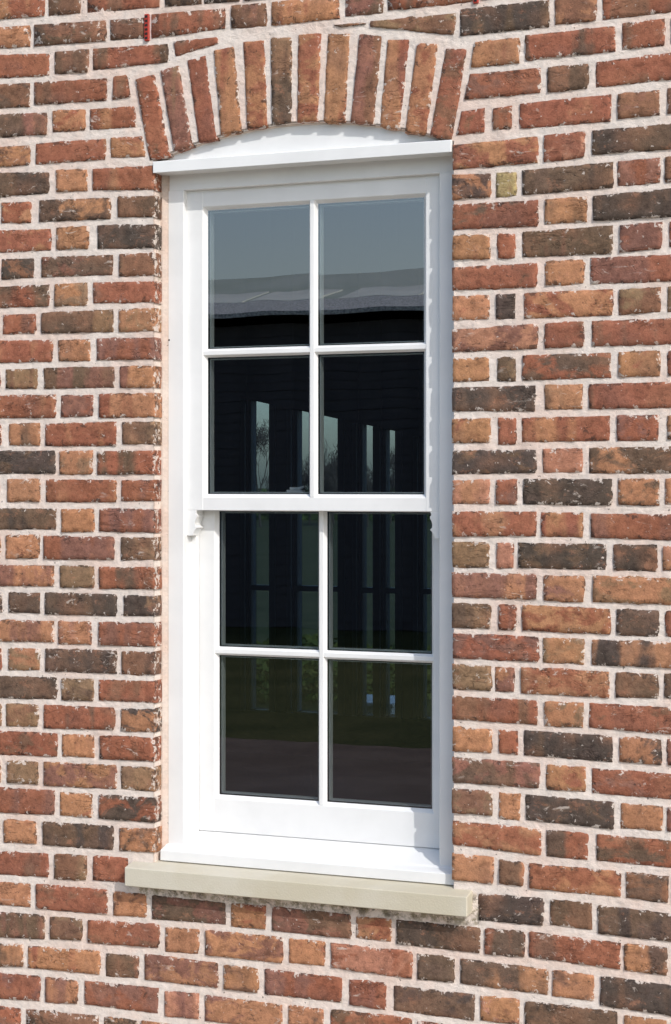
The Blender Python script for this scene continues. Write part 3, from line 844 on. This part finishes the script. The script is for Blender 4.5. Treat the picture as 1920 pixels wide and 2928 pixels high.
# timber sill with a sloping top
prism('timber_sill', [(.018, t_nose_bot), (.018, t_nose_top), (.046, t_nose_top + .0065), (.0475, t_nose_top + .010), (.20, t_nose_top + .010 + (gap_z - .0035 - t_nose_top - .010) * (.20 - .0475) / (dW - .0475)), (.20, t_nose_bot)], 'x', X(458, .018), fo_r, W, win, bevel=.0015)
# vertical sealant between brick return and frame
prism('sealant_bead', [(JL - .004, .040), (JL + .003, .041), (fo_l - .001, .0495), (fo_l + .004, .0505), (fo_l + .004, .07), (JL - .004, .07)], 'z', t_nose_top - .004, d_bot + .003, M['bedding'], win)
# small dark nail hole in the left jamb
p = at(484, 972, dF)
tag(prism('nail_hole', [(p.x + .0022 * math.cos(t), p.z + .0026 * math.sin(t)) for t in np.linspace(0, 2 * math.pi, 9)[:-1]], 'y', dF - .0008, dF + .001, M['hole'], win))

CH, CG = .0095, .014     # chamfer width and depth towards the glass
def stile(name, x0, x1, inner, face, z0, z1, parent):
    """inner=+1: glass on the right of the member"""
    th = .042
    if inner > 0: pf = [(x0, face), (x1, face), (x1 + CH, face + CG), (x1 + CH, face + th), (x0, face + th)]
    else: pf = [(x0, face), (x1, face), (x1, face + th), (x0 - CH, face + th), (x0 - CH, face + CG)]
    return prism(name, pf, 'z', z0, z1, W, parent, bevel=.0009)
def rail(name, z0, z1, up, down, face, x0, x1, parent):
    """up/down: chamfer towards a pane above / below"""
    th = .042; f = face + .0007
    pf = [(f, z0), (f, z1)]
    pf += [(f + CG, z1 + CH), (f + th, z1 + CH)] if up else [(f + th, z1)]
    pf += [(f + th, z0 - CH), (f + CG, z0 - CH)] if down else [(f + th, z0)]
    return prism(name, pf, 'x', x0, x1, W, parent, bevel=.0009)
BH, BC = .0055, .0065
def vbar(xc, face, z0, z1, parent):
    return prism('glazing_bar', [(xc - BH, face + .0004), (xc + BH, face + .0004), (xc + BH + BC, face + CG), (xc + BH + BC, face + .040), (xc - BH - BC, face + .040), (xc - BH - BC, face + CG)], 'z', z0, z1, W, parent, bevel=.0008)
def hbar(zc, face, x0, x1, parent):
    f = face + .0012
    return prism('glazing_bar', [(f, zc - BH), (f, zc + BH), (f + CG, zc + BH + BC), (f + .038, zc + BH + BC), (f + .038, zc - BH - BC), (f + CG, zc - BH - BC)], 'x', x0, x1, W, parent, bevel=.0008)
def ring(name, x0, x1, z0, z1, y0, y1, t, mat, parent):
    """rectangular ring lining an opening, thickness t inwards"""
    V = []; 
    for y in (y0, y1):
        V += [(x0, y, z0), (x1, y, z0), (x1, y, z1), (x0, y, z1), (x0 + t, y, z0 + t), (x1 - t, y, z0 + t), (x1 - t, y, z1 - t), (x0 + t, y, z1 - t)]
    F = []
    for k in range(4):
        a, b = k, (k + 1) % 4
        F += [(a, b, b + 4, a + 4), (a + 8, a + 12, b + 12, b + 8), (a, a + 8, b + 8, b), (a + 4, b + 4, b + 12, a + 12)]
    return solid(name, V, F, mat, parent)
def pane(x0, x1, z0, z1, y, parent):
    g = box('pane', x0 - .004, x1 + .004, y, y + .004, z0 - .004, z1 + .004, M['glass'], parent)
    # only the outer skin reflects and tints: keep one face so that a pane counts once
    bm = bmesh.new(); bm.from_mesh(g.data)
    bmesh.ops.delete(bm, geom=[f for f in bm.faces if f.normal.y > -.5], context='FACES'); bm.to_mesh(g.data); bm.free()
    ring('gasket', x0 - .003, x1 + .003, z0 - .003, z1 + .003, y + .001, y + .0075, .0045, M['gasket'], parent)
    ring('spacer_bar', x0 - .003, x1 + .003, z0 - .003, z1 + .003, y + .0077, y + .0265, .0075, M['spacer'], parent)
    return g

def sash(name, face, xl, xr, wl, wr, top, bot, rail_top, rail_bot, bar_x, bar_z, label):
    gl, gr = xl + wl + CH, xr - wr - CH
    members = [stile('stile', xl, xl + wl, 1, face, bot, top, None), stile('stile', xr - wr, xr, -1, face, bot, top, None),
               rail('rail', top - rail_top, top, False, True, face, xl + wl, xr - wr, None), rail('rail', bot, bot + rail_bot, True, False, face, xl + wl, xr - wr, None)]
    org = Vector((0, face, bot)); bm = bmesh.new()
    for o in members:   # the four framing members of a sash are one joined piece of joinery
        k0 = len(bm.verts); bm.from_mesh(o.data); bm.verts.ensure_lookup_table()
        for v in bm.verts[k0:]: v.co += o.location - org
        me_ = o.data; WORLD_LOC.pop(o, None); bpy.data.objects.remove(o); bpy.data.meshes.remove(me_)
    me_ = bpy.data.meshes.new('m'); bm.to_mesh(me_); bm.free()
    s = link(name, me_, W, win, org); s['label'] = label
    gb, gt = bot + rail_bot + CH, top - rail_top - CH
    vbar(bar_x, face, gb - CH * .9, gt + CH * .9, s)
    for a, b in ((gl - CH * .9, bar_x - BH), (bar_x + BH, gr + CH * .9)): hbar(bar_z, face, a, b, s)
    for a, b in ((gl, bar_x - BH - BC), (bar_x + BH + BC, gr)):
        for c_, d_ in ((gb, bar_z - BH - BC), (bar_z + BH + BC, gt)):
            pane(a, b, c_, d_, face + CG - .001, s)
    return s

# upper sash
u_l = fi_l - .002; u_r = fi_r + .002
wl = X(580, dU) - u_l; wr = u_r - X(1219, dU)
u_top = h_bot + .004
rt = u_top - (Z(590, 589, dU) + Z(1216, 552, dU)) / 2
gbot = (Z(600, 1410, dU + CG) + Z(1212, 1414, dU + CG)) / 2
rb = gbot - CH - mz
bz = (Z(600, 1007.5, dU) + Z(1212, 992, dU)) / 2
us = sash('upper_sash', dU, u_l, u_r, wl, wr, u_top, mz, rt, rb, X(892.5, dU), bz, 'upper sash of four panes, with curved horns below its meeting rail')
# horns: the stiles run on below the meeting rail in an ogee
hh = .066
prof = [(0, 0), (.030, 0), (.028, -.010), (.031, -.013), (.0305, -.018), (.027, -.025), (.0245, -.033), (.0255, -.040), (.031, -.0455), (.027, -.049), (.023, -.055), (.020, -.061), (.019, -hh), (0, -hh)]
prism('sash_horn', [(u_l + .0003 + a, mz + .0008 + b) for a, b in prof], 'y', dU + .0006, dU + .040, W, us, bevel=.0004)
prism('sash_horn', [(u_r - .0003 - a, mz + .0008 + b) for a, b in prof], 'y', dU + .0006, dU + .040, W, us, bevel=.0004)
# lower sash
l_l = fi_l + .012; l_r = fi_r + .002
lwl = X(613, dW) - l_l; lwr = l_r - (X(1236, dW + CG) + CH)
ltop = mz + .046
lgb = (Z(630, 2269, dW + CG) + Z(1236, 2314, dW + CG)) / 2
lbz = (Z(630, 1862, dW) + Z(1236, 1885, dW)) / 2
ls = sash('lower_sash', dW, l_l, l_r, lwl, max(lwr, .03), ltop, gap_z, .040, lgb - CH - gap_z, X(919, dW), lbz, 'lower sash of four panes set behind the upper one')
# catch on the lower sash's top rail, seen through the upper pane
cx, cy, cz = X(846, dW + .02), dW + .022, ltop + .0005
pl = box('sash_catch', cx - .022, cx + .022, cy - .010, cy + .010, cz, cz + .006, M['chrome'], ls, bevel=.001)
prism('catch_lever', [(cx - .016, cz + .0062), (cx + .012, cz + .0062), (cx + .024, cz + .012), (cx + .024, cz + .017), (cx + .008, cz + .013), (cx - .016, cz + .013)], 'y', cy - .005, cy + .005, M['chrome'], ls, bevel=.0008)

# ------------------------------------------------------------------ weep vents
def vent(px, py0, py1, label):
    p0, p1 = at(px, py0, 0), at(px, py1, 0)
    h = p0.z - p1.z
    t = thing('weep_vent', (p1.x, -.002, p1.z), label, 'weep vent', 'red plastic weep vents in the mortar joints')
    box('grille', p1.x - .0062, p1.x + .0062, -.0045, .03, p1.z, p0.z, M['red_plastic'], t, bevel=.001)
    for k in range(6):
        zc = p1.z + h * (k + .6) / 6.2
        box('slot', p1.x - .0032, p1.x + .0032, -.0056, -.0044, zc - .0028, zc + .0028, M['hole'], t)
vent(421, 40, 116, 'red slotted weep vent in the upright joint above the left end of the arch')
vent(1362, -70, 9, 'red weep vent cut by the top edge above the right end of the arch')

# ------------------------------------------------------------------ the dark room behind the glass
def struct(name, *a, **k): return tag(box(name, *a, **k), kind='structure')
FZ = .12; FY = 5.2; RX0, RX1 = -5.2, 2.2
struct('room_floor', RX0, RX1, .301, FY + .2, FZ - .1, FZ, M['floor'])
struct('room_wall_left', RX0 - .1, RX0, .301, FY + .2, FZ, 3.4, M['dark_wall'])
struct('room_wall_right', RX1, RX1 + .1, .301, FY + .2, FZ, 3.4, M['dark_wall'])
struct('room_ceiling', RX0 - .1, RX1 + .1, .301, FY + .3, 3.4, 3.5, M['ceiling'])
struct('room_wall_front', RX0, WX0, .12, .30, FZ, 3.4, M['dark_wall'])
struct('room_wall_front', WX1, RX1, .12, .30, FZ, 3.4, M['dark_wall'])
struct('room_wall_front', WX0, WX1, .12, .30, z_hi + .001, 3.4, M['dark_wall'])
ops = [(706, 775), (838, 972), (1025, 1073), (1092, 1137), (1199, 1262)]
def rake(px): return Z(px, 1142 + .215 * (px - 710), FY)
zb = Z(1000, 2046, FY)
def tall_wall(px0, px1):
    x0, x1 = X(px0, FY), X(px1, FY); return x0, x1
segs = []; cur = RX0
piers = bpy.data.objects.new('room_wall_back', None); COL.objects.link(piers); tag(piers, kind='structure')
for a, b in ops:
    xa, xb = X(a, FY), X(b, FY)
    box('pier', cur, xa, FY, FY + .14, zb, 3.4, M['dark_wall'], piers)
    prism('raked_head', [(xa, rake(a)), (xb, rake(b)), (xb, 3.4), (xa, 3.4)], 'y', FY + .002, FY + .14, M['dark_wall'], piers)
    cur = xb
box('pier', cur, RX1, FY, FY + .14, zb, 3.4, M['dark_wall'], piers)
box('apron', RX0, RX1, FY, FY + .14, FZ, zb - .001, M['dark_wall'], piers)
names = ['leftmost', 'second', 'third', 'fourth', 'fifth']
for k, (a, b) in enumerate(ops):
    xa, xb = X(a, FY), X(b, FY)
    t = thing('garden_window', ((xa + xb) / 2, FY, zb), 'tall dark framed garden window across the room, %s from the left' % names[k] if k else 'tall dark framed garden window across the room, leftmost of the row', 'window', 'tall garden windows across the room')
    fr = .035
    prism('frame_side', [(xa - .02, rake(a) + .03), (xa + fr * .4, rake(a) + .03), (xa + fr * .4, zb), (xa - .02, zb)], 'y', FY + .03, FY + .10, M['dark_frame'], t)
    prism('frame_side', [(xb + .02, rake(b) + .03), (xb - fr * .7, rake(b) + .03), (xb - fr * .7, zb), (xb + .02, zb)], 'y', FY + .03, FY + .10, M['dark_frame'], t)
    box('architrave', xb + .004, xb + .030, FY - .022, FY - .001, zb, rake(b), M['dark_frame'], t)
    box('architrave', xa - .030, xa - .004, FY - .022, FY - .001, zb, rake(a), M['dark_frame'], t)
    zt = Z((a + b) / 2, 1675 + .022 * (a - 740), FY)
    box('transom', xa + fr * .4, xb - fr * .7, FY + .03, FY + .09, zt - .030, zt, M['dark_frame'], t)
    prism('pane', [(xa - .01, rake(a) + .02), (xb + .01, rake(b) + .02), (xb + .01, zb), (xa - .01, zb)], 'y', FY + .06, FY + .064, M['tinted'], t)

# ------------------------------------------------------------------ ground, garden, things mirrored in the glass
def sheet(name, x0, x1, y0, y1, z, mat):
    me, c = mesh_from([(x0, y0, z), (x1, y0, z), (x1, y1, z), (x0, y1, z)], [(0, 1, 2, 3)], centre=False)
    return tag(link(name, me, mat), kind='structure')
sheet('ground', -900, 900, -900, 900, -.01, M['grass'])
sheet('gravel_path', -40, 30, -6.3, -3.9, -.002, M['soil'])
sheet('bounce_ground', -40, 30, -3.9, -.05, .002, M['bounce_ground'])  # unseen pale ground, added to bounce warm light up onto the window

def tree(loc, h, label, seed, leafy=0.0):
    r = random.Random(seed)
    t = thing('garden_tree', loc, label, 'tree', 'trees in the garden beyond the room')
    V, F, LV, LF = [], [], [], []
    def limb(p, d, l, rad, depth):
        nseg = 3; pts = [Vector(p)]; dd = Vector(d)
        for k in range(nseg):
            dd = (dd + Vector((r.uniform(-.18, .18), r.uniform(-.18, .18), r.uniform(-.05, .12)))).normalized()
            pts.append(pts[-1] + dd * l / nseg)
        o = len(V); side = 5 if depth > 2 else 3
        for k, q in enumerate(pts):
            rr = rad * (1 - .55 * k / nseg)
            ax = dd.orthogonal().normalized(); ay = dd.cross(ax)
            for s in range(side):
                an = 2 * math.pi * s / side; V.append(tuple(q + (ax * math.cos(an) + ay * math.sin(an)) * rr))
        for k in range(nseg):
            for s in range(side): F.append((o + k * side + s, o + k * side + (s + 1) % side, o + (k + 1) * side + (s + 1) % side, o + (k + 1) * side + s))
        if depth > 0:
            for k in range(r.choice((3, 4))):
                q = pts[r.choice((1, 2, 3))]; nd = (dd + Vector((r.uniform(-.8, .8), r.uniform(-.8, .8), r.uniform(-.1, .55)))).normalized()
                limb(q, nd, l * r.uniform(.6, .8), rad * .56, depth - 1)
        if depth <= 1:
            for k in range(int(3 + 10 * leafy)):
                q = pts[-1] + Vector((r.gauss(0, .10), r.gauss(0, .10), r.gauss(0, .10))); s = r.uniform(.10, .22); a = Vector((r.uniform(-.6, .6), r.uniform(-.6, .6), r.uniform(.1, 1))).normalized() * s; b = a.orthogonal().normalized() * .012
                o2 = len(LV); LV.extend([tuple(q - a), tuple(q + b), tuple(q + a), tuple(q - b)]); LF.append((o2, o2 + 1, o2 + 2, o2 + 3))
    limb(loc, (0, 0, 1), h * .36, h * .011, 5)
    me, c = mesh_from(V, F, True); link('trunk', me, M['bark'], t, c)
    me, c = mesh_from(LV, LF); link('crown', me, M['bark'], t, c)
def beyond(px, d): return (X(px, d), d, 0.0)
tree(beyond(745, 60), 5.0, 'bare twiggy tree seen through the leftmost garden window', 3)
tree(beyond(885, 64), 3.6, 'bare twiggy tree seen through the second garden window', 5)
tree(beyond(955, 66), 3.7, 'bare twiggy tree at the right edge of the second garden window', 8)
tree(beyond(1052, 62), 3.7, 'bare twiggy tree seen through the third garden window', 12)
tree(beyond(1118, 68), 3.6, 'bare twiggy tree seen through the fourth garden window', 17)
# hedge across the far garden
r = random.Random(4); V = []; F = []
for k in range(9000):
    x = r.uniform(-45, 5); y = 75 + r.uniform(-.8, .8); zz = r.uniform(0, 1) ** .8 * (1.35 + .25 * n3(x * .6, 0, 0) + .1 * n3(x * 3, 4, 0))
    s = r.uniform(.1, .2); a = Vector((r.uniform(-1, 1), r.uniform(-1, 1), r.uniform(-1, 1))).normalized() * s; b = a.orthogonal().normalized() * s * .7; q = Vector((x, y, zz))
    o = len(V); V += [tuple(q - a), tuple(q + b), tuple(q + a), tuple(q - b)]; F.append((o, o + 1, o + 2, o + 3))
hg = thing('garden_hedge', (-20, 75, 0), 'long green hedge across the garden beyond the room', 'hedge')
me, c = mesh_from(V, F); link('foliage', me, M['leaf'], hg, c)
box('core', -45, 5, 74.6, 75.4, 0, 1.05, M['leaf'], hg)

# low planting right outside the garden windows
r = random.Random(9); V = []; F = []
for k in range(7000):
    x = r.uniform(X(650, 9), X(1300, 9)); y = r.uniform(8.2, 10.4); zz = r.uniform(.02, .30 + .10 * n3(x * 1.3, y, 0))
    s = r.uniform(.02, .05); a = Vector((r.uniform(-1, 1), r.uniform(-1, 1), r.uniform(-.3, 1))).normalized() * s; b_ = a.orthogonal().normalized() * s * .5; q = Vector((x, y, zz))
    o = len(V); V += [tuple(q - a), tuple(q + b_), tuple(q + a), tuple(q - b_)]; F.append((o, o + 1, o + 2, o + 3))
me, c = mesh_from(V, F); pl = link('border_plants', me, M['lime_leaf'], None, c)
tag(pl, 'low bright green planting outside the garden windows', 'plants', kind='stuff')
pd = 7.0
px0, px1 = X(985, pd), X(1119, pd); ptop = Z(1050, 2008, pd)
pt = thing('planter_box', ((px0 + px1) / 2, pd, 0), 'low white planter box outside the third and fourth garden windows', 'planter')
box('trough', px0, px1, pd, pd + .4, 0, ptop - .03, M['white'], pt, bevel=.005)
box('rim', px0 - .02, px1 + .02, pd - .02, pd + .42, ptop - .029, ptop, M['white'], pt, bevel=.004)

# low dark building opposite, mirrored in the panes
bD = -14.5
bl = thing('outbuilding', (-6, bD, 0), 'low black boarded outbuilding with pale panelled roof mirrored in the upper panes', 'outbuilding')
eave = EYE + 1.97; pitch = .25; y_e = bD + .35
BX0, BX1 = -22, 7
box('wall', BX0, BX1, bD - 8, bD, 0, eave - .12, M['board'], bl)
def slope(name, s0, s1, x0, x1, mat, lift=0.0):
    """a strip of the roof slope, s metres back from the eave"""
    za, zc = eave + pitch * s0 + lift, eave + pitch * s1 + lift
    return prism(name, [(y_e - s0, za - .05), (y_e - s0, za), (y_e - s1, zc), (y_e - s1, zc - .05)], 'x', x0, x1, mat, bl)
slope('roof_edge', 0, .96, BX0 - .3, BX1 + .3, M['shingle'])
slope('roof', .96, 3.6, BX0 - .3, BX1 + .3, M['green_roof'], -.012)
prism('roof_back', [(y_e - 3.6, eave + pitch * 3.6 - .08), (y_e - 3.6, eave + pitch * 3.6 - .015), (y_e - 8.9, eave - .4), (y_e - 8.9, eave - .46)], 'x', BX0 - .3, BX1 + .3, M['green_roof'], bl)
def mx(px): return X(px, 14.15)
edges = [(mx(330), mx(575)), (mx(600), mx(796)), (mx(859), mx(1106)), (mx(1235), mx(1420))]
for x0, x1 in edges: slope('roof_panel', .98, 1.86, x0, x1, M['render'], .004)
for k in range(34):
    z0 = .1 + k * .105
    if z0 > eave - .25: break
    box('board', BX0 - .01, BX1 + .01, bD - .005, bD + .012 + .006 * (k % 2), z0, z0 + .098, M['board'], bl)
# wooded ridge far behind
V, F = [], []
nxr = 120
for i in range(nxr + 1):
    x = -300 + 520 * i / nxr
    hgt = EYE + 15 + 4 * n3(x * .02, 1, 0) + 1.2 * n3(x * .09, 2, 0)
    V += [(x, -60, -.3), (x, -130, hgt * .36), (x, -236, hgt), (x, -330, -.3)]
for i in range(nxr):
    for k in range(3): F.append((4 * i + k, 4 * i + k + 1, 4 * i + 5 + k, 4 * i + 4 + k))
me, c = mesh_from(V, F, True, False); fix_normals(me); tag(link('hills', me, M['field']), kind='structure')
